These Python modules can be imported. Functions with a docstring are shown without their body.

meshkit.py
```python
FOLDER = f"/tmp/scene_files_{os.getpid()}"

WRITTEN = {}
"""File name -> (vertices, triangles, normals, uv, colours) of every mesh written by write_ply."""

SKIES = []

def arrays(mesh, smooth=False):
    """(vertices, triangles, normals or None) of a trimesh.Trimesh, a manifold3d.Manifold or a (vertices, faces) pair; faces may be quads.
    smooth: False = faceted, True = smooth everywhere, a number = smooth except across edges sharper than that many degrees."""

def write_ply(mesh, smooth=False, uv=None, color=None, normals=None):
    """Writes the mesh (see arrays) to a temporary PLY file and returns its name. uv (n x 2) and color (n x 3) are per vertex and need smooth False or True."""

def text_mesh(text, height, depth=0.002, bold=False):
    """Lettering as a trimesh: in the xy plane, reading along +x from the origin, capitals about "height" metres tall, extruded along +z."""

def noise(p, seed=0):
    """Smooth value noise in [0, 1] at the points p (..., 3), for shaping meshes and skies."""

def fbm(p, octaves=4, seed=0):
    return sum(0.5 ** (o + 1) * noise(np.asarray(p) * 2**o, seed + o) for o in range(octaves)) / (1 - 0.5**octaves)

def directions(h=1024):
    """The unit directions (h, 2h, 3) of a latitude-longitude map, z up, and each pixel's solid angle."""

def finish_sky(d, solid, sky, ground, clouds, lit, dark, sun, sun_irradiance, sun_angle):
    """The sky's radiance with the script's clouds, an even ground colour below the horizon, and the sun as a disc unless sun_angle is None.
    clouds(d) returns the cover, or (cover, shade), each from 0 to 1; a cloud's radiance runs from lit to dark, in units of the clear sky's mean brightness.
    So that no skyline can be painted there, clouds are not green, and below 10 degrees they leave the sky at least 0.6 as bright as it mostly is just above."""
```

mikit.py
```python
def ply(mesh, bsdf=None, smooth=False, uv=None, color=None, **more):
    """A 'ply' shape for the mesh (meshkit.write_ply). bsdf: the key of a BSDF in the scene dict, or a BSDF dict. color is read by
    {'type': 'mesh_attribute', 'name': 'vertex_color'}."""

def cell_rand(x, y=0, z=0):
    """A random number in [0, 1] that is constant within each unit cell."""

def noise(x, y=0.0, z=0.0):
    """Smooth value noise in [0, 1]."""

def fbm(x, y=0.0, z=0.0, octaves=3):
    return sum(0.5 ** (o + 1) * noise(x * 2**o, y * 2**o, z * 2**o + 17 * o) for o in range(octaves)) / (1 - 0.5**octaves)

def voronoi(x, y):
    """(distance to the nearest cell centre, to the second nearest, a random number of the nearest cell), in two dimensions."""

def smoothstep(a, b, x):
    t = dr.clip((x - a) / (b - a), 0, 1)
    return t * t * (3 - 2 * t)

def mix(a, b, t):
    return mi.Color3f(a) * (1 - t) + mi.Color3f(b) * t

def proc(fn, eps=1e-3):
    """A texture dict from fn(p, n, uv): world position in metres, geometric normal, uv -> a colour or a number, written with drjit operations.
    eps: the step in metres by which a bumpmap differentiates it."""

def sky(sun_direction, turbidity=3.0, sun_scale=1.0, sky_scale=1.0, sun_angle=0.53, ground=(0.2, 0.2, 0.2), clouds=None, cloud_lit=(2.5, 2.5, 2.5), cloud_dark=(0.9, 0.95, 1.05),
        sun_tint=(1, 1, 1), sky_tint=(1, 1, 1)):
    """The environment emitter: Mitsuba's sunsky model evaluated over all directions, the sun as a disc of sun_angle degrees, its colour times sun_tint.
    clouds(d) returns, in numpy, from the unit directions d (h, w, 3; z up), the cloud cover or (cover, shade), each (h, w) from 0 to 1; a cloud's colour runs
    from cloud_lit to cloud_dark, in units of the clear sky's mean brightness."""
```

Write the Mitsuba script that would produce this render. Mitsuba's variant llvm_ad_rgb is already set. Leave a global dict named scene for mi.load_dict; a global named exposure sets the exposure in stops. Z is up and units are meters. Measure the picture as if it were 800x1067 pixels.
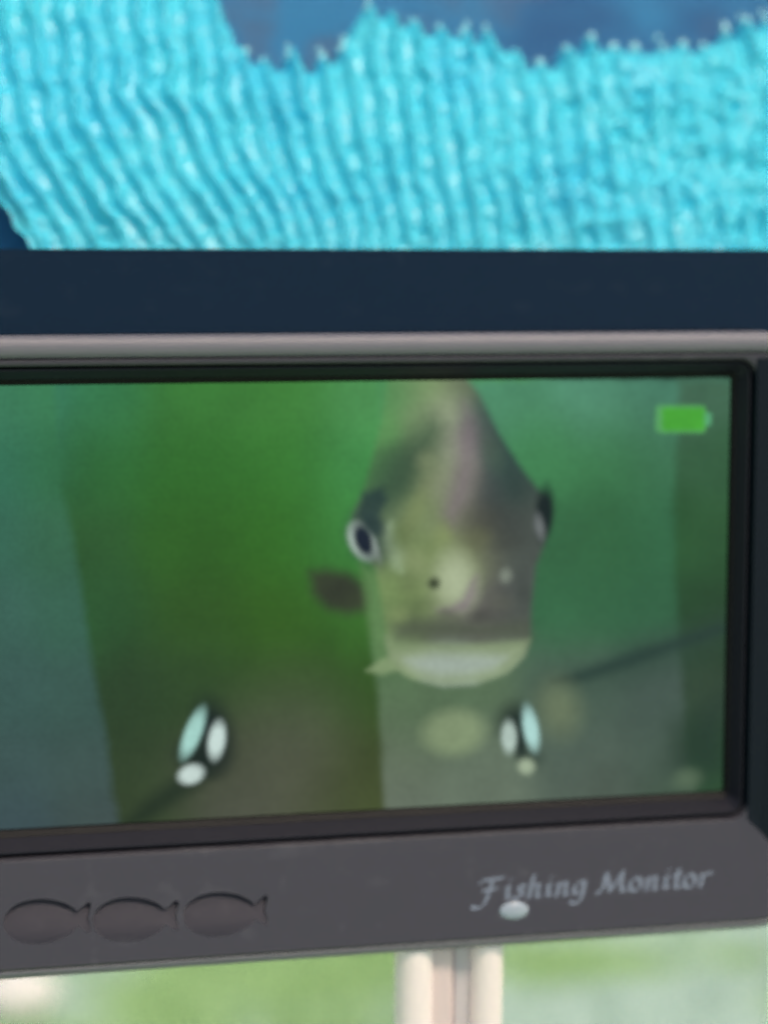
import math, numpy as np, trimesh, mitsuba as mi, drjit as dr, mikit, meshkit, manifold3d as m3
from shapely.geometry import Polygon, Point, MultiPoint
from shapely.ops import unary_union
from mikit import noise, fbm, smoothstep, mix, ply

scene, labels = {}, {}
# ------------------------------------------------------------------ camera, sky, exposure
exposure = 1.6
TILT = math.radians(12)                       # the monitor leans back on its stand
R_TILT = np.array([[1, 0, 0], [0, math.cos(TILT), math.sin(TILT)], [0, -math.sin(TILT), math.cos(TILT)]])
HEIGHT = 1.0
def world(v):                                 # monitor frame (x right, y into the case, z up the screen) -> world
    return np.asarray(v, float) @ R_TILT.T + [0, 0, HEIGHT]
def wdir(v):
    return np.asarray(v, float) @ R_TILT.T
EYE = np.array([-.12735928, -.50050608, .07620181])
AXES = np.array([[0.967809, 0.2505307, 0.0240866], [-0.2516437, 0.9614542, 0.1108208], [0.0046059, -0.1133146, 0.9935485]])
c0 = world(EYE); fwd = wdir(AXES[:, 1]); upv = wdir(AXES[:, 2])
scene['camera'] = {'type': 'thinlens', 'fov': 2 * math.degrees(math.atan(400 / 2700)), 'fov_axis': 'x',
                   'aperture_radius': 0.0043, 'focus_distance': 0.46, 'near_clip': 0.02, 'far_clip': 400.0,
                   'to_world': mi.ScalarTransform4f().look_at(origin=c0.tolist(), target=(c0 + fwd).tolist(), up=upv.tolist())}
scene['sky'] = mikit.sky((0.26, -0.36, 0.86), turbidity=3, sun_scale=0.6, sun_angle=12, sky_scale=1.0,
                         clouds=lambda d: 0.55 + 0 * d[..., 2], sun_tint=(0.97, 0.97, 1.0))
labels['sky'] = {'kind': 'structure'}

# ------------------------------------------------------------------ helpers
def srgb(r, g, b):
    return [((c / 255 + .055) / 1.055) ** 2.4 if c > 10 else c / 255 / 12.92 for c in (r, g, b)]
def mat(key, **kw):
    scene[key] = {'type': 'twosided', 'bsdf': {'type': 'principled', **kw}}
    return key
def rgbv(c):
    return {'type': 'rgb', 'value': list(c)}
def numbered(key):
    if key not in scene and key not in labels:
        return key
    n = 1
    while f'{key}_{n:03d}' in scene or f'{key}_{n:03d}' in labels:
        n += 1
    return f'{key}_{n:03d}'
def mesh_of(m):
    if hasattr(m, 'to_mesh'):
        q = m.to_mesh()
        return trimesh.Trimesh(q.vert_properties[:, :3], q.tri_verts, process=True)
    return m
def part(name, mesh, bsdf, parent=None, smooth=35, local=True, **more):
    key = numbered((parent + '__' if parent else '') + name)
    mesh = mesh_of(mesh).copy()
    if local:
        mesh.vertices = world(np.array(mesh.vertices) / 1000.0)   # millimetres of the monitor frame
    scene[key] = ply(mesh, bsdf, smooth=smooth, **more)
    return key
def tag(key, label=None, cat=None, kind=None, group=None):
    labels[key] = {k: v for k, v in dict(label=label, category=cat, kind=kind, group=group).items() if v}
    return key
def rrect(x0, x1, z0, z1, r, n=8):
    pts = []
    for cx, cz, a0 in ((x1 - r, z1 - r, 0), (x0 + r, z1 - r, 90), (x0 + r, z0 + r, 180), (x1 - r, z0 + r, 270)):
        for k in range(n + 1):
            a = math.radians(a0 + 90 * k / n)
            pts.append((cx + r * math.cos(a), cz + r * math.sin(a)))
    return np.array(pts)
def chin(z):                                   # the lower front panel leans out towards the viewer
    return -np.maximum(0, -48.9 - z) * 5.0 / 20.6
def loft(loops, closed=False, caps=False):
    """loops: [(x0, x1, z0, z1, r, y, follows the chin)] of equal point counts, in mm."""
    V = []
    for x0, x1, z0, z1, r, y, ch in loops:
        p = rrect(x0, x1, z0, z1, r)
        V.append(np.c_[p[:, 0], y + ch * chin(p[:, 1]), p[:, 1]])
    n, L = len(V[0]), len(V)
    F = []
    for a in range(L if closed else L - 1):
        b = (a + 1) % L
        for i in range(n):
            j = (i + 1) % n
            F += [[a * n + i, a * n + j, b * n + j], [a * n + i, b * n + j, b * n + i]]
    V = np.vstack(V)
    if caps:
        for a, flip in ((0, False), (L - 1, True)):
            c = len(V); V = np.vstack([V, V[a * n:(a + 1) * n].mean(0)])
            for i in range(n):
                j = (i + 1) % n
                F.append([c, a * n + j, a * n + i] if not flip else [c, a * n + i, a * n + j])
    m = trimesh.Trimesh(V, np.array(F), process=False)
    trimesh.repair.fix_normals(m)
    return m
def extrude(poly, y0, y1, ch=0.0):
    """shapely polygon in (x, z) drawn out along y from y0 to y1 (mm)."""
    out = []
    for g in getattr(poly, 'geoms', [poly]):
        if g.area < 1e-4: continue
        e = trimesh.creation.extrude_polygon(g, y1 - y0, engine='earcut')
        v = np.array(e.vertices)
        v = np.c_[v[:, 0], y0 + v[:, 2] + ch * chin(v[:, 1]), v[:, 1]]
        out.append(trimesh.Trimesh(v, np.array(e.faces)[:, ::-1], process=False))
    return trimesh.util.concatenate(out)
def to_manifold(m):
    m = trimesh.Trimesh(m.vertices, m.faces, process=True)
    return m3.Manifold(m3.Mesh(np.asarray(m.vertices, np.float32), np.asarray(m.faces, np.uint32)))
def ellipsoid(c, r, sub=3):
    s = trimesh.creation.icosphere(subdivisions=sub)
    s.vertices = np.array(s.vertices) * r + c
    return s
def tube(points, radius, sides=16):
    p = np.asarray(points, float); rad = np.broadcast_to(np.asarray(radius, float), (len(p),))
    t = np.gradient(p, axis=0); t /= np.linalg.norm(t, axis=1, keepdims=True)
    a = np.cross(t, [0.13, 1, 0.07]); a /= np.linalg.norm(a, axis=1, keepdims=True)
    b = np.cross(t, a); g = np.arange(sides) * 2 * np.pi / sides
    V = (p[:, None] + rad[:, None, None] * (np.cos(g)[None, :, None] * a[:, None] + np.sin(g)[None, :, None] * b[:, None])).reshape(-1, 3)
    F = []
    for i in range(len(p) - 1):
        for k in range(sides):
            l = (k + 1) % sides
            F += [[i * sides + k, i * sides + l, (i + 1) * sides + l], [i * sides + k, (i + 1) * sides + l, (i + 1) * sides + k]]
    for e, o in ((0, 1), (len(p) - 1, 0)):
        c = len(V); V = np.vstack([V, p[e]])
        for k in range(sides):
            l = (k + 1) % sides
            F.append([c, e * sides + l, e * sides + k] if o else [c, e * sides + k, e * sides + l])
    m = trimesh.Trimesh(V, np.array(F), process=False); trimesh.repair.fix_normals(m)
    return m
def box(x0, x1, y0, y1, z0, z1, bev=0.0):
    if bev <= 0:
        return trimesh.creation.box(bounds=[[x0, y0, z0], [x1, y1, z1]])
    pts = [(x, y, z) for x in (x0 + bev, x1 - bev) for y in (y0 + bev, y1 - bev) for z in (z0 + bev, z1 - bev)]
    sph = np.array(trimesh.creation.icosphere(subdivisions=1).vertices) * bev
    return trimesh.convex.convex_hull(np.vstack([sph + q for q in pts]))

# ------------------------------------------------------------------ the picture shown on the screen
# It is what the underwater camera sends: murky green water, a fish head facing the lens. Also painted here: pale oval spots, and haze bands mirrored in the glass. All positions are millimetres on the panel.
REGIONS = [[None, 0.0, [((-69.7, 42.0), (52, 112, 96)), ((-54.8, 41.8), (50, 116, 72)), ((-35.9, 41.5), (55, 116, 50)), ((-16.7, 41.3), (61, 124, 54)), ((1.0, 41.1), (75, 140, 80)), ((-69.8, 29.0), (45, 105, 78)), ((-54.9, 28.7), (40, 98, 44)), ((-36.0, 28.3), (44, 104, 36)), ((-16.7, 28.0), (49, 112, 40)), ((-1.0, 27.6), (60, 132, 68)), ((-58.8, 13.7), (40, 82, 40)), ((-36.0, 13.1), (42, 91, 28)), ((-16.7, 12.6), (45, 100, 28)), ((-2.9, 12.2), (58, 128, 58)), ((-55.2, -1.5), (38, 80, 42)), ((-36.1, -2.2), (42, 78, 26)), ((-16.7, -2.9), (45, 86, 22)), ((-0.8, -3.4), (50, 100, 34)), ((-49.6, -17.1), (38, 62, 36)), ((-36.2, -17.6), (42, 68, 34)), ((-16.7, -18.4), (50, 80, 33)), ((-0.8, -19.1), (46, 76, 28)), ((-47.8, -32.6), (42, 60, 36)), ((-30.4, -33.4), (62, 70, 50)), ((-16.7, -32.1), (70, 76, 58)), ((-2.7, -34.8), (58, 70, 36)), ((-45.9, -42.4), (50, 64, 40)), ((-26.5, -42.4), (78, 80, 70)), ((-12.7, -43.2), (76, 80, 62)), ((-0.7, -44.8), (64, 75, 40))], 9.6], 
  [[(-84.3, 44.9), (-62.6, 44.7), (-62.4, 28.8), (-59.2, 10.0), (-56.0, -11.0), (-53.1, -28.4), (-51.0, -46.0), (-85.6, -44.0)], 1.4, [((-77.1, 42.1), (58, 120, 90)), ((-65.1, 41.9), (54, 118, 78)), ((-73.5, 29.0), (46, 104, 82)), ((-63.4, 28.8), (44, 104, 62)), ((-75.6, 14.2), (50, 100, 82)), ((-62.6, 13.8), (50, 98, 70)), ((-75.8, -0.8), (54, 94, 82)), ((-59.0, -1.4), (50, 92, 74)), ((-74.1, -16.0), (54, 86, 80)), ((-57.2, -16.7), (52, 82, 74)), ((-74.3, -31.2), (56, 80, 78)), ((-55.4, -32.2), (56, 78, 74)), ((-74.4, -42.7), (56, 74, 80)), ((-52.7, -43.0), (60, 74, 74))], 8.4],  # left band: bluish haze reflected in the glass, painted into the picture
  [[(1.3, 44.0), (81.1, 43.1), (83.2, -53.6), (3.8, -49.1), (3.1, -39.1), (2.5, -27.1), (1.4, -17.2), (0.4, -5.4), (1.1, 12.1), (3.0, 27.6)], 1.2, [((4.9, 41.0), (75, 140, 85)), ((27.0, 40.8), (74, 134, 100)), ((47.5, 41.5), (80, 138, 110)), ((62.1, 40.3), (70, 122, 100)), ((3.0, 27.6), (62, 132, 70)), ((35.3, 27.0), (60, 124, 76)), ((51.9, 26.6), (52, 110, 66)), ((61.2, 28.4), (58, 110, 78)), ((41.7, 11.0), (48, 98, 62)), ((54.2, 10.7), (44, 94, 56)), ((62.6, 12.5), (46, 98, 66)), ((1.1, 4.3), (62, 118, 58)), ((1.2, -7.4), (72, 110, 66)), ((44.0, -3.0), (48, 98, 64)), ((60.7, -3.5), (45, 92, 62)), ((7.3, -21.4), (82, 106, 76)), ((19.4, -20.0), (82, 106, 78)), ((44.2, -21.0), (72, 94, 80)), ((63.2, -21.8), (66, 84, 76)), ((5.3, -35.2), (92, 106, 86)), ((23.7, -36.1), (94, 110, 92)), ((44.4, -35.1), (72, 88, 78)), ((63.4, -36.0), (66, 84, 74)), ((5.4, -45.2), (100, 110, 98)), ((23.7, -44.2), (98, 110, 96)), ((48.7, -44.5), (78, 90, 80)), ((70.0, -44.6), (60, 80, 62))], 9.2],  # paler zone: reflected haze painted over the water colours
  [[(65.8, 43.2), (81.1, 43.1), (83.2, -53.6), (74.9, -53.1), (69.0, -38.4), (66.4, -9.8), (65.1, 10.4), (65.2, 28.4)], 1.6, [((70.5, 41.2), (62, 98, 76)), ((74.0, 26.2), (48, 88, 58)), ((69.0, 10.3), (38, 82, 44)), ((74.3, 10.2), (44, 82, 50)), ((70.3, -5.9), (36, 72, 42)), ((75.7, -8.1), (34, 58, 38)), ((72.8, -22.2), (46, 66, 50)), ((73.1, -36.5), (38, 66, 44)), ((73.2, -44.7), (40, 70, 46))], 8.0]]
SHAPES = [['poly', (44, 66, 56), [(35.9, -19.8), (46.2, -15.9), (56.6, -11.0), (67.2, -8.2), (77.0, -6.1), (77.1, -12.6), (66.3, -17.5), (54.7, -20.6), (44.2, -21.8)], 4.3, 0.55], 
  ['poly', (30, 50, 44), [(65.6, -38.2), (68.1, -31.8), (71.8, -26.6), (76.5, -23.6), (76.8, -38.8), (71.7, -41.0)], 4.3, 0.6], 
  ['poly', (34, 56, 50), [(39.0, -18.8), (46.2, -16.5), (56.7, -13.2), (66.2, -10.8), (76.2, -8.1), (77.1, -9.7), (66.2, -13.2), (56.7, -16.3), (44.2, -19.4)], 1.6, 0.85], 
  ['ell', (130, 148, 112), (18.1, -28.5), 6.36, 4.56, 0, 0.48, 0.9], 
  ['ell', (118, 130, 96), (40.5, -24.5), 4.16, 5.36, 20, 0.9, 0.55], 
  ['ell', (88, 110, 72), (-6.8, -3.2), 5.36, 12.16, 0, 0.95, 0.0], 
  ['poly', (26, 40, 28), [(-34.7, -31.7), (-31.6, -34.9), (-37.8, -39.3), (-45.6, -43.9), (-51.3, -44.8), (-45.9, -39.6)], 2.2, 0.85], 
  ['ell', (82, 84, 72), (-15.7, -26.3), 10.56, 10.16, 20, 0.95, 0.35], 
  ['ell', (34, 58, 42), (69.0, -33.9), 3.36, 6.96, 25, 0.95, 0.5], 
  ['ell', (84, 104, 82), (69.1, -40.8), 2.76, 1.96, 0, 0.9, 0.8], 
  ['poly', (50, 56, 40), [(-12.3, 5.5), (-8.8, 6.0), (-4.4, 4.9), (-0.9, 2.4), (0.3, -0.3), (-0.6, -2.8), (-4.4, -3.3), (-8.4, -2.0), (-11.6, 1.2)], 1.9, 0.95], 
  ['ell', (42, 46, 36), (-6.0, 1.6), 3.76, 2.56, 20, 0.95, 0.7], 
  ['poly', (92, 126, 78), [(-1.7, 6.8), (1.5, 5.1), (4.0, -3.6), (4.0, -13.4), (1.6, -14.1), (-0.0, -5.4)], 1.6, 0.75], 
  ['poly', (128, 150, 108), [(-0.4, -15.0), (2.4, -12.9), (5.6, -11.9), (6.4, -14.9), (2.8, -15.9)], 1.0, 0.9], 
  ['rbf', [(3.7, 44.5), (19.7, 44.3), (23.0, 40.4), (27.1, 32.6), (32.3, 25.1), (35.8, 20.9), (37.5, 19.0), (37.9, 14.1), (36.8, 9.2), (35.2, 5.3), (34.4, -2.6), (34.1, -10.2), (32.9, -13.3), (29.2, -16.6), (22.5, -18.7), (15.8, -18.8), (9.3, -16.8), (5.2, -13.8), (3.8, -9.1), (2.7, -1.6), (1.3, 5.5), (-1.3, 9.5), (-3.7, 13.0), (-3.3, 17.1), (-1.1, 21.9), (0.6, 28.0), (2.4, 35.3)], 1.1, [((4.5, 42.0), (84, 138, 82)), ((8.9, 42.9), (106, 142, 94)), ((12.9, 42.5), (122, 144, 100)), ((18.5, 42.4), (96, 108, 84)), ((23.0, 36.9), (60, 84, 74)), ((3.0, 33.4), (84, 136, 78)), ((10.1, 35.2), (104, 130, 90)), ((12.2, 31.3), (96, 118, 84)), ((16.1, 37.0), (150, 162, 132)), ((17.0, 29.2), (146, 156, 128)), ((20.0, 31.1), (122, 112, 118)), ((25.1, 31.1), (46, 70, 64)), ((29.2, 25.1), (46, 68, 62)), ((0.2, 24.7), (72, 122, 70)), ((3.4, 25.6), (66, 104, 66)), ((7.0, 27.5), (58, 84, 58)), ((4.6, 22.7), (52, 78, 58)), ((12.6, 24.5), (118, 132, 94)), ((17.1, 22.4), (138, 146, 120)), ((19.5, 22.4), (104, 98, 98)), ((25.2, 21.3), (56, 66, 64)), ((32.3, 20.1), (52, 68, 62)), ((3.1, 17.9), (86, 108, 80)), ((9.1, 16.8), (110, 128, 86)), ((14.1, 15.7), (116, 132, 92)), ((18.1, 15.6), (104, 104, 90)), ((23.2, 14.5), (68, 70, 62)), ((30.3, 14.3), (62, 68, 64)), ((35.5, 15.1), (72, 80, 74)), ((1.1, 9.2), (92, 112, 84)), ((9.1, 10.0), (113, 132, 86)), ((15.1, 8.8), (115, 133, 84)), ((20.2, 8.7), (108, 116, 82)), ((25.3, 7.5), (84, 88, 76)), ((31.4, 7.4), (72, 80, 74)), ((4.1, 3.3), (112, 136, 84)), ((10.1, 4.1), (115, 133, 88)), ((17.2, 2.9), (140, 154, 116)), ((20.7, 3.7), (138, 150, 112)), ((24.3, 0.7), (80, 80, 78)), ((31.5, 0.4), (74, 80, 76)), ((4.8, -3.6), (104, 128, 80)), ((10.2, -1.8), (112, 134, 80)), ((16.2, -1.0), (134, 146, 112)), ((21.3, -3.2), (98, 92, 92)), ((27.5, -4.4), (74, 74, 72)), ((32.6, -4.6), (70, 78, 72)), ((8.2, -6.7), (84, 96, 70)), ((16.3, -7.0), (88, 94, 80)), ((23.4, -7.2), (90, 94, 84)), ((31.6, -8.5), (84, 90, 80)), ((5.2, -11.5), (128, 152, 108)), ((17.3, -13.9), (150, 166, 150)), ((29.6, -14.4), (140, 158, 128))], 4.0], 
  ['poly', (54, 78, 58), [(-0.1, 20.7), (3.8, 27.2), (9.4, 33.3), (13.3, 36.3), (15.0, 33.9), (13.4, 28.2), (9.0, 22.4), (3.9, 18.3)], 3.7, 0.7], 
  ['poly', (32, 54, 54), [(-2.9, 16.5), (-1.3, 21.1), (2.6, 22.2), (3.8, 19.8), (1.9, 16.0), (-0.5, 14.9)], 1.3, 0.85], 
  ['poly', (122, 108, 116), [(19.7, 38.9), (21.8, 35.8), (21.5, 25.3), (19.9, 18.7), (17.1, 14.0), (15.5, 16.8), (17.7, 22.4), (19.0, 31.2)], 2.5, 0.6], 
  ['poly', (150, 172, 136), [(2.3, 14.0), (4.5, 15.1), (7.1, 8.1), (6.9, 4.9), (5.1, 5.8), (3.1, 10.1)], 1.6, 0.75], 
  ['ell', (168, 180, 148), (18.4, 3.0), 3.56, 5.36, 15, 0.83, 0.75], 
  ['ell', (150, 164, 118), (9.5, 7.0), 2.96, 2.16, -30, 0.95, 0.35], 
  ['ell', (70, 84, 58), (10.4, -1.8), 2.96, 1.56, 10, 0.95, 0.4], 
  ['ell', (84, 98, 64), (7.1, 12.9), 1.76, 2.96, -20, 0.95, 0.35], 
  ['poly', (122, 106, 118), [(22.7, 3.7), (22.3, -0.3), (20.5, -3.2), (16.9, -4.0), (14.4, -3.1), (17.3, -2.5), (19.7, -1.0), (21.3, 2.5)], 1.3, 0.65], 
  ['ell', (122, 136, 88), (9.5, 16.8), 1.56, 4.56, -25, 0.95, 0.4], 
  ['poly', (74, 82, 66), [(5.6, -6.0), (9.2, -4.5), (15.2, -5.1), (23.4, -6.2), (33.2, -6.6), (34.1, -9.0), (19.3, -8.8), (9.2, -8.5), (6.0, -8.8)], 2.5, 0.8], 
  ['poly', (122, 140, 104), [(3.6, -8.3), (5.2, -10.3), (11.2, -9.9), (19.3, -10.4), (27.5, -10.5), (33.9, -10.0), (32.7, -12.7), (29.2, -15.8), (23.1, -17.9), (16.2, -18.2), (9.7, -16.8), (5.6, -14.8), (4.0, -11.8)], 1.3, 0.92], 
  ['poly', (142, 158, 126), [(5.6, -12.3), (11.2, -11.3), (21.4, -11.5), (32.5, -11.5), (30.4, -14.2), (26.8, -16.3), (21.0, -17.6), (14.5, -17.6), (8.4, -15.7)], 1.9, 0.85], 
  ['poly', (156, 170, 160), [(8.0, -13.2), (13.7, -12.2), (23.4, -12.8), (28.8, -13.6), (26.3, -15.5), (21.0, -16.6), (14.9, -16.6), (10.5, -15.2)], 1.9, 0.85], 
  ['ell', (74, 94, 76), (25.5, 29.1), 2.16, 3.76, 20, 0.83, 0.4], 
  ['ell', (40, 58, 54), (30.3, 22.2), 1.76, 2.96, 10, 0.83, 0.45], 
  ['ell', (92, 96, 70), (22.8, 11.5), 2.56, 1.96, -20, 0.83, 0.5], 
  ['ell', (58, 62, 56), (28.9, 10.2), 2.96, 1.76, 10, 0.83, 0.45], 
  ['ell', (92, 96, 82), (27.4, -2.0), 2.76, 1.96, 0, 0.83, 0.4], 
  ['ell', (58, 66, 60), (32.5, 0.4), 1.36, 3.36, 5, 0.83, 0.45], 
  ['ell', (58, 60, 54), (23.4, -4.6), 2.16, 1.36, 0, 0.83, 0.5], 
  ['ell', (96, 116, 70), (6.1, 12.0), 1.56, 2.56, -15, 0.83, 0.5], 
  ['ell', (96, 112, 72), (8.3, 1.8), 1.76, 2.56, 0, 0.83, 0.45], 
  ['ell', (128, 140, 104), (12.0, 27.4), 2.16, 1.96, 0, 0.83, 0.4], 
  ['ell', (126, 142, 94), (6.4, -3.7), 1.96, 1.56, 0, 0.83, 0.45], 
  ['ell', (130, 146, 92), (15.5, 12.5), 1.76, 2.16, 0, 0.83, 0.45], 
  ['ell', (82, 88, 72), (16.3, -4.0), 1.96, 1.16, 0, 0.83, 0.5], 
  ['ell', (44, 54, 34), (13.6, 2.4), 1.16, 1.16, 0, 0.9, 0.95], 
  ['ell', (132, 142, 128), (28.8, 3.5), 1.16, 1.36, 0, 0.95, 0.7], 
  ['ell', (40, 60, 58), (-0.1, 12.1), 3.96, 5.36, 25, 0.6, 0.7], 
  ['ell', (164, 182, 172), (-1.5, 11.4), 2.46, 3.96, 28, 0.38, 1.0], 
  ['ell', (18, 28, 44), (-1.1, 11.6), 1.86, 3.56, 22, 0.45, 1.0], 
  ['ell', (34, 54, 54), (0.9, 14.5), 2.36, 1.76, -35, 0.6, 0.85], 
  ['ell', (132, 144, 138), (1.5, 9.4), 0.66, 2.16, 20, 0.9, 0.6], 
  ['ell', (16, 30, 30), (36.9, 16.1), 1.96, 5.36, -4, 0.52, 1.0], 
  ['ell', (116, 122, 122), (35.9, 13.4), 0.96, 2.36, 12, 0.9, 0.8], 
  ['ell', (12, 26, 28), (-31.9, -26.7), 3.56, 6.56, 12, 0.75, 1.0], 
  ['ell', (16, 30, 28), (-34.7, -31.3), 4.56, 3.16, -20, 0.75, 0.9], 
  ['ell', (160, 206, 196), (-36.0, -26.2), 1.66, 4.76, -22, 0.52, 1.0], 
  ['ell', (196, 216, 210), (-31.2, -27.9), 1.66, 3.56, -8, 0.52, 1.0], 
  ['ell', (196, 214, 208), (-36.4, -34.5), 2.46, 1.86, 15, 0.52, 1.0], 
  ['ell', (20, 36, 32), (31.0, -26.8), 3.36, 3.36, 0, 0.9, 0.9], 
  ['ell', (18, 34, 32), (32.3, -31.5), 1.36, 4.56, 8, 0.9, 0.95], 
  ['ell', (34, 50, 44), (35.2, -34.7), 1.96, 2.16, 0, 0.95, 0.6], 
  ['ell', (168, 210, 204), (34.5, -28.4), 1.56, 4.36, 12, 0.52, 1.0], 
  ['ell', (172, 192, 182), (29.8, -30.0), 1.56, 3.16, 3, 0.52, 1.0], 
  ['ell', (152, 168, 142), (33.6, -36.4), 1.76, 1.56, -20, 0.68, 0.95], 
  ['poly', (84, 156, 92), [(70.5, 37.8), (71.3, 37.5), (71.6, 36.8), (71.7, 33.0), (71.4, 32.3), (70.7, 32.1), (61.8, 32.2), (61.1, 32.5), (60.7, 33.2), (60.7, 37.0), (61.0, 37.7), (61.7, 37.9)], 0.76, 1.0], 
  ['poly', (84, 158, 110), [(72.3, 36.2), (72.7, 36.0), (72.9, 35.6), (72.9, 34.2), (72.8, 33.8), (72.3, 33.6), (71.7, 33.6), (71.2, 33.8), (71.0, 34.2), (71.0, 35.6), (71.2, 36.0), (71.6, 36.2)], 0.7, 1.0], 
  ['poly', (68, 160, 50), [(70.6, 37.3), (71.2, 37.1), (71.4, 36.5), (71.5, 33.2), (71.2, 32.7), (70.6, 32.5), (63.1, 32.6), (62.5, 32.8), (62.2, 33.4), (62.1, 36.7), (62.4, 37.2), (63.0, 37.4)], 0.76, 1.0]]

GAIN = 1.0 / 2 ** exposure
def lin(c):
    return mi.Color3f(srgb(*c))
def seg_poly(x, z, pts, soft):
    """1 inside the outline, 0 outside, with an edge about soft millimetres wide."""
    d2, inside = mi.Float(1e9), mi.Bool(False)
    n = len(pts)
    for i in range(n):
        (ax, az), (bx, bz) = pts[i], pts[(i + 1) % n]
        ex, ez = bx - ax, bz - az
        wx, wz = x - ax, z - az
        t = dr.clip((wx * ex + wz * ez) / max(ex * ex + ez * ez, 1e-9), 0, 1)
        d2 = dr.minimum(d2, dr.square(wx - ex * t) + dr.square(wz - ez * t))
        if abs(ez) > 1e-9:
            cross = ((az > z) != (bz > z)) & (x < ex * (z - az) / ez + ax)
            inside = inside ^ cross
    d = dr.sqrt(d2)
    d = dr.select(inside, d, -d)
    return smoothstep(-soft, soft, d)
def blend_points(x, z, pts, radius):
    acc, tot = mi.Color3f(0), mi.Float(1e-6)
    for (px, pz), c in pts:
        w = dr.exp(-(dr.square(x - px) + dr.square(z - pz)) / (radius * radius))
        acc += lin(c) * w
        tot += w
    return acc / tot
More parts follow.
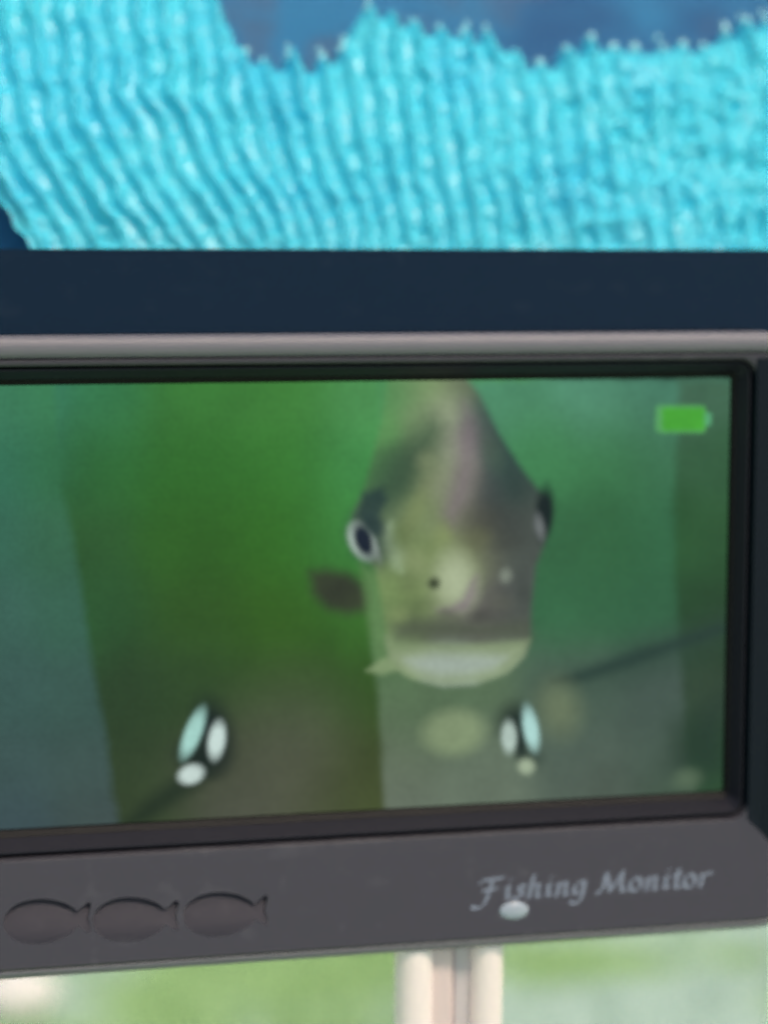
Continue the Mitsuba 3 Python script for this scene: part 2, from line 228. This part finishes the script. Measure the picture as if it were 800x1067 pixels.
def screen_picture(p, n, uv):
    x, z = (uv.x - .5) * 160.0, (uv.y - .5) * 92.0          # millimetres on the panel
    jx = x + (fbm(x * .22, z * .22, 3.0) - .5) * 1.2
    jz = z + (fbm(x * .22, z * .22, 9.0) - .5) * 1.2
    col = mi.Color3f(0)
    for outline, soft, pts, radius in REGIONS:
        c = blend_points(jx, jz, pts, radius)
        col = c if outline is None else dr.lerp(col, c, seg_poly(jx, jz, outline, soft))
    for s in SHAPES:
        kind, c = s[0], None
        if kind == 'poly':
            _, rgb, pts, soft, a = s
            col = dr.lerp(col, lin(rgb), a * seg_poly(x, z, pts, soft))
        elif kind == 'ell':
            _, rgb, (cx, cz), rx, rz, deg, soft, a = s
            if a <= 0: continue
            t = math.radians(deg)
            ux = ((x - cx) * math.cos(t) + (z - cz) * math.sin(t)) / rx
            uz = (-(x - cx) * math.sin(t) + (z - cz) * math.cos(t)) / rz
            col = dr.lerp(col, lin(rgb), a * (1 - smoothstep(1 - soft, 1 + soft, dr.sqrt(ux * ux + uz * uz))))
        else:
            _, outline, soft, pts, radius = s
            col = dr.lerp(col, blend_points(x, z, pts, radius), seg_poly(x, z, outline, soft))
    murk = .80 + .26 * fbm(x * .12, z * .12, 1.0) + .10 * noise(x * 1.5, z * 1.5, 4.0) + .09 * noise(x * 3.2, z * 3.2, 6.0) + .06 * noise(x * .25, z * 4.5, 2.0) - .015   # silt and compression blotches
    return dr.maximum(col, 0) * murk * GAIN
scene['screen_surface'] = {'type': 'principled', 'base_color': rgbv((.004, .005, .005)), 'roughness': .15, 'specular': .12}
# ------------------------------------------------------------------ materials
def plastic_grain(p, n, uv):
    return .30 + .10 * fbm(p.x * 900, p.y * 900, p.z * 900)
def dusty(base, dust, amount):
    def fn(p, n, uv):
        s = smoothstep(.62, .80, fbm(p.x * 260, p.y * 260, p.z * 260, octaves=4))
        return mix(base, dust, s * amount)
    return fn
mat('case_plastic', base_color=mikit.proc(dusty((.003, .015, .034), (.012, .026, .046), .35)), roughness=.6, specular=.06)
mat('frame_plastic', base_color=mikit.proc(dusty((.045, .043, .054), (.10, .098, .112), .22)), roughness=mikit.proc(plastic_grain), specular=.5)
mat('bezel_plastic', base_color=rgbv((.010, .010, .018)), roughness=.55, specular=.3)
mat('side_shade', base_color=rgbv((.004, .008, .014)), roughness=.45, specular=.2)  # darker copy of the frame plastic, its shade put into the colour
mat('mask_black', base_color=rgbv((.003, .003, .004)), roughness=.5, specular=.2)
mat('button_rubber', base_color=mikit.proc(dusty((.040, .037, .050), (.08, .076, .092), .2)), roughness=.6, specular=.25)
mat('trim_metal', base_color=rgbv((.17, .165, .19)), roughness=.55, metallic=.2, specular=.5)
mat('letter_paint', base_color=rgbv((.17, .20, .26)), roughness=.5)
mat('lens_plastic', base_color=rgbv((.36, .41, .48)), roughness=.2, specular=.5)
mat('rod_paint', base_color=rgbv((.93, .81, .77)), roughness=.3, clearcoat=.5)
mat('web_grey', base_color=rgbv((.58, .52, .53)), roughness=.45)
mat('web_paint', base_color=rgbv((.72, .58, .56)), roughness=.45)

# ------------------------------------------------------------------ fishing monitor
M = 'fishing_monitor'
tag(M, 'small dark video monitor showing a fish, in a black case with silver rim', 'monitor')
X0, X1 = -90.0, 90.0
part('case', loft([(X0 + 1, X1 - 1, -69.5, 51, 6, 1.0, 0), (X0 + .5, X1 - .5, -70.5, 51.6, 7, 10, 0), (X0 + 2, X1 - 2, -69, 50, 8, 27, 0), (X0 + 9, X1 - 9, -60, 44, 9, 36, 0)], caps=True), 'case_plastic', M)
part('screen_mask', loft([(-76.9, 76.9, -43.55, 43.45, .6, .6, 0), (-77.1, 77.1, -43.8, 43.7, .8, -.9, 0), (-77.9, 77.9, -45.0, 44.7, 1.4, -1.5, 0)]), 'mask_black', M, smooth=30)
part('bezel', loft([(-77.95, 77.95, -45.05, 44.75, 1.4, -1.3, 0), (-78.0, 78.0, -45.1, 44.8, 1.5, -1.7, 0),
                    (-79.2, 79.2, -47.2, 46.6, 2.6, -4.6, 0), (-79.5, 79.5, -47.6, 46.9, 2.9, -4.6, 0), (-79.6, 79.6, -47.8, 47.1, 3, -1.0, 0)]), 'bezel_plastic', M, smooth=30)
frame = loft([(-80.2, 80.2, -48.3, 47.4, 3.4, .4, 0), (-80.2, 80.2, -48.3, 47.4, 3.4, -5.2, 0), (-80.5, 80.5, -48.7, 47.7, 3.8, -5.9, 0), (-80.9, 80.9, -49.2, 48.0, 4.2, -6.05, 1),
              (-83, 83, -55, 48.2, 5, -6.05, 1), (-88.3, 88.3, -68.7, 48.5, 7, -6.05, 1), (-88.8, 88.8, -69.2, 48.9, 7.4, -5.6, 1), (-88.8, 88.8, -69.2, 48.9, 7.4, .4, 0)], closed=True)
def fish_outline(cx, cz, grow=0.0):
    body = Polygon([(cx + 6.9 * math.cos(a), cz + 3.7 * math.sin(a) * (1 - .10 * math.cos(a))) for a in np.linspace(0, 2 * np.pi, 48, endpoint=False)])
    tail = Polygon([(cx + 6.0, cz + .2), (cx + 9.2, cz + 2.5), (cx + 8.5, cz + .2), (cx + 9.0, cz - 2.2)])
    return body.union(tail).buffer(.25 + grow).buffer(-.1)
BUTTONS = [(-67.5, -60.2), (-50.2, -60.9), (-32.3, -61.0)]
solid = to_manifold(frame)
for cx, cz in BUTTONS:
    pocket = fish_outline(cx, cz, .35)
    solid = solid - to_manifold(extrude(pocket, -14.0, -6.05 + 2.4 + float(chin(np.array(cz)))))
def side_zone(side, e):                        # beside the screen, ending in a slope at the lower corner
    pts = [(80.1 + e, 47.75 - e), (120, 47.75 - e), (120, -66), (92, -58.5 + e), (87.5, -56.5 + e), (84, -52.5 + e), (80.1 + e, -48.6 + e)]
    return to_manifold(extrude(Polygon([(side * x, z) for x, z in pts]).buffer(0), -20, 20))
SIDES = side_zone(1, 0) + side_zone(-1, 0)
for piece in sorted((solid - SIDES).decompose(), key=lambda q: q.bounding_box()[2]):
    part('front_panel' if piece.bounding_box()[2] < 0 else 'top_strip', piece, 'frame_plastic', M, smooth=25)
for side in (-1, 1):                           # frame sides beside the screen, coloured darker in place of shade
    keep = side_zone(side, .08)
    part('shaded_side', solid ^ keep, 'side_shade', M, smooth=25)
def button_mesh(cx, cz):
    """A thumb scoop: deep under the upper edge, flush with the panel at the lower edge."""
    ring = np.array(fish_outline(cx, cz, .36).segmentize(.5).exterior.coords)[:-1]
    c, rings, V, F = np.array([cx, cz]), 9, [], []
    for k in range(rings):
        f = k / (rings - 1)
        q = c + (ring - c) * (1 - f * .999)
        t = np.clip((q[:, 1] - (cz - 3.6)) / 7.2, 0, 1)
        depth = .06 + 1.35 * t * t * (3 - 2 * t) - .3 * (1 - (1 - f) ** 2)
        V.append(np.c_[q[:, 0], -6.05 + depth + chin(q[:, 1]), q[:, 1]])
    n = len(ring)
    for a in range(rings - 1):
        for i in range(n):
            j = (i + 1) % n
            F += [[a * n + i, a * n + j, (a + 1) * n + j], [a * n + i, (a + 1) * n + j, (a + 1) * n + i]]
    return trimesh.Trimesh(np.vstack(V), np.array(F), process=False)
for cx, cz in BUTTONS:
    part('button', button_mesh(cx, cz), 'button_rubber', M, smooth=40)
tr = [(-88.9, 88.9, -69.3, 49.0, 7.5, -5.4, .95)]
for k in range(9):
    a = math.pi * (.02 + .80 * k / 8)
    top, bot = 49.0 + 2.3 * (1 - math.cos(a)), -69.3 - 1.25 * (1 - math.cos(a))
    w = 88.9 + 1.6 * (1 - math.cos(a))
    tr.append((-w, w, bot, top, 7.5 + 1.5 * (1 - math.cos(a)), -5.4 - 1.9 * math.sin(a) + .5 * k / 8 * 2, .95 * (1 - k / 14)))
w = 92.0
tr.append((-91.9, 91.9, -71.6, 53.2, 10, 3.0, .25)); tr.append((-90, 90, -70, 51, 8, 3.2, 0))
part('rim', loft(tr), 'trim_metal', M, smooth=50)
# sun visor folded back, hinged behind the rim
vis = m3.Manifold.batch_hull([to_manifold(ellipsoid([x, y, z], 1.3, 2)) for x in (-97, 97) for y, z in ((6.0, 50.5), (20.5, 66.0))] +
                             [to_manifold(ellipsoid([x, y, z], 1.3, 2)) for x in (-94.0, 94.0) for y, z in ((22.3, 68.2),)])
part('sun_visor', vis, 'case_plastic', M, smooth=30)
# the screen: one sheet with the picture; uv runs over 160 x 92 mm
sv = np.array([(-77.4, .0, -44.0), (77.4, .0, -44.0), (77.4, .0, 44.0), (-77.4, .0, 44.0)])
screen_mesh = trimesh.Trimesh(sv, [[0, 1, 2], [0, 2, 3]], process=False)
part('screen', screen_mesh, 'screen_surface', M, smooth=False, uv=np.c_[sv[:, 0] / 160 + .5, sv[:, 2] / 92 + .5],
     emitter={'type': 'area', 'radiance': mikit.proc(screen_picture)})

# lettering: a broad-nib pen drawn along each letter's strokes (unit: x-height 1, capitals 1.55)
def arc(cx, cy, rx, ry, a0, a1, n=14):
    return [(cx + rx * math.cos(math.radians(a0 + (a1 - a0) * k / n)), cy + ry * math.sin(math.radians(a0 + (a1 - a0) * k / n))) for k in range(n + 1)]
GLYPHS = {
    'F': (1.45, [[(.15, 1.25), (.3, 1.5), (.75, 1.5), (1.45, 1.58)], [(.85, 1.5), (.72, .7), (.55, -.1), (.3, -.45), (-.05, -.5), (-.2, -.3)], [(.35, .75), (.8, .78), (1.15, .85)]]),
    'i': (.55, [[(.1, .8), (.3, 1.0), (.22, .3), (.3, .05), (.5, .2)], [(.36, 1.38), (.4, 1.42)]]),
    's': (.7, [[(.62, .85), (.4, 1.0), (.2, .8), (.45, .5), (.5, .2), (.25, 0.0), (.02, .12)]]),
    'h': (.9, [[(.3, 1.6), (.18, .8), (.1, 0)], [(.15, .55), (.4, .95), (.62, .95), (.6, .5), (.55, .15), (.68, .02), (.88, .2)]]),
    'n': (.92, [[(.05, .8), (.22, .98), (.2, .5), (.12, 0)], [(.18, .55), (.42, .95), (.64, .95), (.62, .5), (.56, .15), (.7, .02), (.9, .2)]]),
    'g': (.9, [[(.7, .85), (.45, 1.0), (.15, .7), (.12, .25), (.35, .05), (.62, .35), (.72, .95)], [(.72, .95), (.66, .1), (.5, -.5), (.2, -.6), (-.05, -.4)]]),
    'M': (1.75, [[(-.05, .1), (.1, 0), (.32, .5), (.42, 1.45)], [(.42, 1.45), (.62, .7), (.75, .1)], [(.75, .1), (1.1, .9), (1.38, 1.5)], [(1.38, 1.5), (1.34, .7), (1.4, .1), (1.65, .1)]]),
    'o': (.85, [arc(.38, .5, .33, .48, 80, 440)]),
    't': (.6, [[(.35, 1.4), (.26, .7), (.24, .2), (.36, .02), (.55, .15)], [(.02, .95), (.55, 1.0)]]),
    'r': (.75, [[(.05, .8), (.22, .98), (.2, .5), (.12, 0)], [(.18, .6), (.4, .95), (.62, 1.0), (.74, .95)]]),
}
def lettering(text, unit, space):
    nib = MultiPoint([(-.13, -.08), (.13, .08), (-.10, -.11), (.10, .11)]).convex_hull
    shapes, x = [], 0.0
    for ch in text:
        if ch == ' ':
            x += space; continue
        adv, strokes = GLYPHS[ch]
        for st in strokes:
            st = np.array(st)
            tt = np.linspace(0, len(st) - 1, (len(st) - 1) * 6 + 1)
            q = np.c_[np.interp(tt, range(len(st)), st[:, 0]), np.interp(tt, range(len(st)), st[:, 1])]
            for _ in range(2):
                q[1:-1] = (q[:-2] + 2 * q[1:-1] + q[2:]) / 4
            q[:, 0] += x + .12 * q[:, 1]
            for a, b in zip(q[:-1], q[1:]):
                shapes.append(MultiPoint([(a[0] + u, a[1] + v) for u, v in nib.exterior.coords] + [(b[0] + u, b[1] + v) for u, v in nib.exterior.coords]).convex_hull)
        x += adv + .07
    return unary_union(shapes).simplify(.01), x
word, width = lettering('Fishing Monitor', 1.0, .55)
from shapely import affinity
sx = 51.0 / width
word = affinity.affine_transform(word, [sx, 0, .0, 2.75, 20.3, -61.7])
part('lettering', extrude(word, -6.05 - .16, -6.05 + .1, 1.0), 'letter_paint', M, smooth=False)
ind = ellipsoid([0, 0, 0], [3.1, .9, 1.9], 3)
ind.vertices = np.array(ind.vertices) + [28.2, -6.05 + float(chin(np.array(-63.9))) - .1, -63.9]
part('indicator_light', ind, 'lens_plastic', M, smooth=True)

# ------------------------------------------------------------------ stand
S = 'monitor_stand'
tag(S, 'pale stand with two upright rods below the monitor', 'stand')
part('rod', tube([(8.4, -5, -71.0), (8.4, -5, -71.6), (8.2, -5, -120), (8.2, -5, -250)], [3.5, 3.9, 3.9, 3.9], 24), 'rod_paint', S, smooth=50)
part('rod', tube([(24.0, -5, -71.0), (24.0, -5, -71.6), (23.4, -5, -120), (22.0, -5, -250)], [3.0, 3.4, 3.4, 3.4], 24), 'rod_paint', S, smooth=50)
part('web_plate', box(11.2, 16.8, -6.0, 8, -252, -71.4, 1.2), 'web_paint', S)
part('back_plate', box(16.9, 21.2, -4.6, 5, -252, -71.4, .8), 'web_grey', S)
part('clamp', box(0, 32, -14, 20, -290, -250, 3), 'rod_paint', S)
foot = world(np.array([[16, 3, -290]]) / 1000)[0]
part('pole', tube([(foot[0], foot[1], foot[2] + .03), (foot[0], foot[1], .3), (foot[0], foot[1], .01)], .014, 24), 'rod_paint', S, smooth=50, local=False)
part('base_plate', trimesh.creation.cylinder(radius=.16, height=.02, sections=48, transform=trimesh.transformations.translation_matrix([foot[0], foot[1], .011])), 'rod_paint', S, local=False)

# ------------------------------------------------------------------ turquoise ribbed towel on a blue canvas chair back
LEAN = math.radians(30)
TV, NV = np.array([0, math.sin(LEAN), math.cos(LEAN)]), np.array([0, -math.cos(LEAN), math.sin(LEAN)])
ZB = 58.0
def towel_point(z):                      # mm, the towel's mid surface
    return np.stack([0 * z, 70 + (z - 67) * math.tan(LEAN), z], -1)
TOPX = [-90, -63, -50, -35, -20, -12, -6, 2, 10, 17, 22, 29, 36, 43, 50, 56, 62, 68, 74, 81, 88, 97, 107, 114, 122, 135]
TOPY = [-10, 0, -6, -14, -10, 14, 72, 84, 86, 72, 26, 30, 40, 44, 47, 54, 74, 80, 66, 58, 70, 64, 60, 46, 32, 20]
def top_z(s):
    y = np.interp(s, TOPX, TOPY)
    return 67.4 + .221 * (265 - y)
def n3(a, b, c=0.0, seed=0):
    a, b = np.broadcast_arrays(a, b)
    return meshkit.noise(np.stack([a, b, np.full(a.shape, float(c))], -1), seed)
RIBS, PITCH, FIRST = 35, 6.0, -72.0
cord_rng = np.random.default_rng(5)
jit = cord_rng.normal(0, 1, RIBS + 2)
FOLD = 3.4
def towel_x(s, z):
    a = 7.6 * (1 - np.tanh((s + 5) / 35))
    wob = 1.9 * (n3(s / 30, z / 8.5, 1) - .5) + 1.6 * (n3(s / 12, z / 4.8, 2) - .5) + 1.0 * (n3(s / 5, z / 2.4, 12) - .5)
    return s + a * (np.maximum(0, 103 - z) / 33) ** 1.4 + wob
def towel_frame(s, q, zt):
    """The cloth at thread s, q mm up from its lower edge, turned over at height zt: (point, outward normal, tangent, height z)."""
    s, q = np.broadcast_arrays(s, q)
    L = (zt - ZB) / math.cos(LEAN)
    z = ZB + np.minimum(q, L) * math.cos(LEAN)
    phi = np.clip((q - L) / FOLD, 0, 2.9)
    down = np.maximum(q - L - FOLD * 2.9, 0)
    N = NV * np.cos(phi)[..., None] + TV * np.sin(phi)[..., None]
    tang = -NV * np.sin(phi)[..., None] + TV * np.cos(phi)[..., None]
    P = towel_point(z) + FOLD * (N - NV) + tang * down[..., None]
    P[..., 0] += towel_x(s, z)
    P += N * (3.0 + 4.0 * (n3(s / 30, z / 22, 8) - .5))[..., None]
    return P, N, tang, z
def grid_faces(nu, nv, wrap=False):
    idx = np.arange(nu * nv).reshape(nu, nv)
    if wrap: idx = np.vstack([idx, idx[:1]])
    A, B, C, D4 = idx[:-1, :-1], idx[1:, :-1], idx[1:, 1:], idx[:-1, 1:]
    return np.concatenate([np.stack([A, B, C], -1).reshape(-1, 3), np.stack([A, C, D4], -1).reshape(-1, 3)])
def mess(s):
    return np.clip((s - 35) / 60, 0, 1)
def relief(s, z, i, w):
    """Height of the cloth over its mid surface: a sharp crest along each rib, lumps along it, loose loops between."""
    m = mess(s)
    crest = np.exp(-(w / .19) ** 2) - math.exp(-(.5 / .19) ** 2)
    lump = .55 + .8 * n3(np.full(z.shape, i * 3.7 + 5), z / 3.4, 3) + .7 * (n3(np.full(z.shape, i * 5.1), z / 9, 7) - .4)
    gaps = 1 - .85 * m * np.clip((.5 - n3(np.full(z.shape, i * 2.3 + 40), z / 6, 9)) * 5, 0, 1)
    loops = n3(s / 3.0, z / 2.1, 4) - .5
    return 2.5 * crest * lump * gaps * np.clip((z - 64) / 9, .2, 1) + (1.2 + 2.0 * m) * loops * (1 - .6 * crest) + .3 * (n3(s / 1.4, z / 1.1, 6) - .5)
NW, NT = 16, 210
def rib(i):
    w = np.linspace(-.5, .5, NW + 1)[:, None]
    s = FIRST + PITCH * (i + w)
    crest = np.cos(np.pi * w) ** 4
    zt = top_z(s) - 2.0 + crest * (1.0 + 1.0 * jit[i])
    q = np.linspace(0, 1, NT)[None, :] * ((zt - ZB) / math.cos(LEAN) + FOLD * 2.9 + 9)
    P, N, tang, z = towel_frame(s, q, zt)
    s, w = np.broadcast_to(s, z.shape), np.broadcast_to(w, z.shape)
    h = relief(s, z, i, w)
    top = np.clip((q - (zt - ZB) / math.cos(LEAN) + 1.0) / 3, 0, 1)
    h = h * (1 - .3 * top) + top * np.exp(-(w / .22) ** 2) * .8
    P = P + N * h[..., None]
    return trimesh.Trimesh(P.reshape(-1, 3), grid_faces(*z.shape), process=False), P, N, tang
def pile(meshes):
    """Short loops of yarn standing out of the cloth, thickest on the crests."""
    g = np.random.default_rng(11)
    V, F, at = [], [], 0
    for _, P, N, tang in meshes:
        nu, nv = P.shape[:2]
        u = np.clip(np.rint(g.normal(NW / 2, NW / 3.6, 650)), 0, nu - 1).astype(int); v = g.integers(0, nv, 650)
        p, n, t = P[u, v], N[u, v], tang[u, v]
        r = g.normal(0, .55, p.shape)
        d = n + .5 * t + r; d /= np.linalg.norm(d, axis=1, keepdims=True)
        side = np.cross(d, g.normal(0, 1, p.shape)); side /= np.linalg.norm(side, axis=1, keepdims=True)
        ln = g.uniform(.4, 1.3, len(p))[:, None]; wd = .09
        bend = g.normal(0, .5, p.shape) * ln
        a, m_, e = p - n * .2, p + d * ln * .6 + bend * .3, p + d * ln + bend
        V.append(np.stack([a - side * wd, a + side * wd, m_ - side * wd, m_ + side * wd, e], 1).reshape(-1, 3))
        k = np.arange(len(p))[:, None, None] * 5 + at
        F.append((k + np.array([[0, 1, 3], [0, 3, 2], [2, 3, 4]])[None]).reshape(-1, 3)); at += 5 * len(p)
    return trimesh.Trimesh(np.vstack(V), np.vstack(F), process=False)
def cloth_colour(p, n, uv):
    f = fbm(p.x * 800, p.y * 800, p.z * 800)
    g = fbm(p.x * 45, p.y * 45, p.z * 45, octaves=4)
    c = mix((.060, .56, .70), (.092, .68, .80), f)
    return mix(c, (.05, .52, .74), .4 * smoothstep(.45, .75, g))
mat('towel_cloth', base_color=mikit.proc(cloth_colour), roughness=.36, sheen=.4, sheen_tint=.3, specular=.45)
T = 'turquoise_towel'
tag(T, 'turquoise towel with knobbly ribs lying behind and above the monitor', 'towel')
made = [rib(i) for i in range(RIBS)]
for m_ in made:
    part('rib', m_[0], 'towel_cloth', T, smooth=True)
mat('glint_pale', base_color=rgbv((.42, .80, .84)), roughness=.5, sheen=.4, specular=.5)  # paler than the cloth: highlights put into the colour
kg = np.random.default_rng(21)
for i in range(RIBS):                          # added pale beads imitating bright glints on the upper rib ends
    s0 = np.array([FIRST + PITCH * i])
    zt = top_z(s0) - 1.0 + 1.0 * jit[i]
    for up in ((.9, 1.6), (1.2, 3.6))[:1 + int(kg.random() < .55)]:
        P, N, tang, _ = towel_frame(s0, (zt - ZB) / math.cos(LEAN) + FOLD * up[0], zt)
        c = P[0] + N[0] * (up[1] + kg.uniform(-.3, .5)) + [kg.normal(0, .5), 0, 0]
        k = trimesh.creation.icosphere(subdivisions=2)
        v = np.array(k.vertices); r = kg.uniform(.75, 1.15) * (1 if up[1] < 3 else .7)
        k.vertices = v * (1 + .4 * (n3(v[:, 0] * 2 + i, v[:, 2] * 2, 3) - .5))[:, None] * r * [1, 1, 1.35] + c
        part('glint_bead', k, 'glint_pale', T, smooth=True)
k_ = part('pile', pile(made), 'towel_cloth', T, smooth=False)
tag(k_, None, None, 'stuff')

D = 'deck_chair'
tag(D, 'dark blue canvas chair back behind the turquoise towel', 'chair')
def canvas_colour(p, n, uv):
    weave = .5 + .5 * dr.sin(p.x * 5200) * dr.sin(p.z * 5200)
    f = fbm(p.x * 40, p.y * 40, p.z * 40)
    return mix(mix((.012, .095, .24), (.022, .19, .38), smoothstep(.3, .7, f)), (.075, .11, .19), .2 * weave + .5 * smoothstep(.5, .7, fbm(p.x * 55 + 9, p.y * 55, p.z * 55)))
mat('canvas', base_color=mikit.proc(canvas_colour), roughness=.85)
mat('chair_metal', base_color=rgbv((.5, .5, .52)), roughness=.35, metallic=.8)
gx, gq = np.linspace(-240, 300, 90), np.linspace(-40, 420, 80)
GX, GQ = np.meshgrid(gx, gq, indexing='ij')
cp = towel_point(np.full_like(GX, ZB)) + TV * GQ[..., None] + NV * (-9 + 7 * (n3(GX / 90, GQ / 70, 1) - .5))[..., None]
cp[..., 0] += GX
I = np.arange(GX.size).reshape(GX.shape)
F = np.concatenate([np.stack([I[:-1, :-1], I[1:, :-1], I[1:, 1:]], -1).reshape(-1, 3), np.stack([I[:-1, :-1], I[1:, 1:], I[:-1, 1:]], -1).reshape(-1, 3)])
part('canvas', trimesh.Trimesh(cp.reshape(-1, 3), F, process=False), 'canvas', D, smooth=True)
for x in (-240, 300):
    a = towel_point(np.array(ZB)) + [x, 0, 0]
    part('rail', tube([a + TV * 440, a + TV * 200, a - TV * 60], 11, 16), 'chair_metal', D, smooth=50)
    b = world((a - TV * 55)[None] / 1000)[0]
    part('leg', tube([(b[0], b[1], b[2]), (b[0], b[1] + .02, b[2] / 2), (b[0], b[1] + .05, .006)], .011, 16), 'chair_metal', D, smooth=50, local=False)
a0, a1 = [towel_point(np.array(ZB)) + [x, 0, 0] + TV * 425 for x in (-240, 300)]
part('crossbar', tube([a0, (a0 + a1) / 2, a1], 9, 16), 'chair_metal', D, smooth=50)

# ------------------------------------------------------------------ ground
def ground_colour(p, n, uv):
    a = fbm(p.x * 4.5, p.y * 11, 2.0, octaves=3)
    b = fbm(p.x * 12 + 5, p.y * 24, 7.0, octaves=3)
    f = fbm(p.x * 240, p.y * 240, 1.0, octaves=2)
    green = mix((.21, .37, .13), (.28, .45, .19), f)
    pale = mix((.32, .46, .36), (.43, .57, .50), f)
    return mix(green, pale, smoothstep(.36, .60, .6 * a + .4 * b))
mat('turf', base_color=mikit.proc(ground_colour), roughness=.9)
g = trimesh.creation.box(bounds=[[-150, -150, -.3], [150, 150, 0]])
part('ground', g, 'turf', smooth=False, local=False); tag('ground', 'pale green out of focus ground far below the monitor', None, 'structure')
rng = np.random.default_rng(3)
nb = 26000
gxy = np.c_[rng.uniform(-1.6, 2.2, nb), rng.uniform(.6, 4.2, nb)]
hh, ang, ben = rng.uniform(.015, .05, nb), rng.uniform(0, 2 * np.pi, nb), rng.uniform(.2, 1.0, nb)
wd = rng.uniform(.0012, .0026, nb)
dx, dy = np.cos(ang), np.sin(ang)
base = np.c_[gxy, np.zeros(nb)]
side = np.c_[-dy, dx, np.zeros(nb)] * wd[:, None]
tip = base + np.c_[dx * hh * ben, dy * hh * ben, hh]
V = np.stack([base - side, base + side, tip], 1).reshape(-1, 3)
part('grass', trimesh.Trimesh(V, np.arange(3 * nb).reshape(-1, 3), process=False), 'turf', smooth=False, local=False)
tag('grass', 'short pale green grass blurred below the monitor', 'grass', 'stuff')
# stones lying in the grass
mat('pale_stone', base_color=mikit.proc(dusty((.82, .78, .73), (.6, .55, .5), .5)), roughness=.7)
STONES = [(.128, 1.62, .036, 'bright white stone lying in the grass at the bottom left')]
for k, (x, y, rr_, text) in enumerate(STONES):
    st = trimesh.creation.icosphere(subdivisions=4)
    v = np.array(st.vertices)
    st.vertices = v * (1 + .3 * (meshkit.fbm(v * 1.6 + 7 + k, 3) - .5))[:, None] * [rr_, rr_ * .8, rr_ * .62] + [x, y, rr_ * .5]
    tag(part('white_stone', st, 'pale_stone', smooth=True, local=False), text, 'stone')
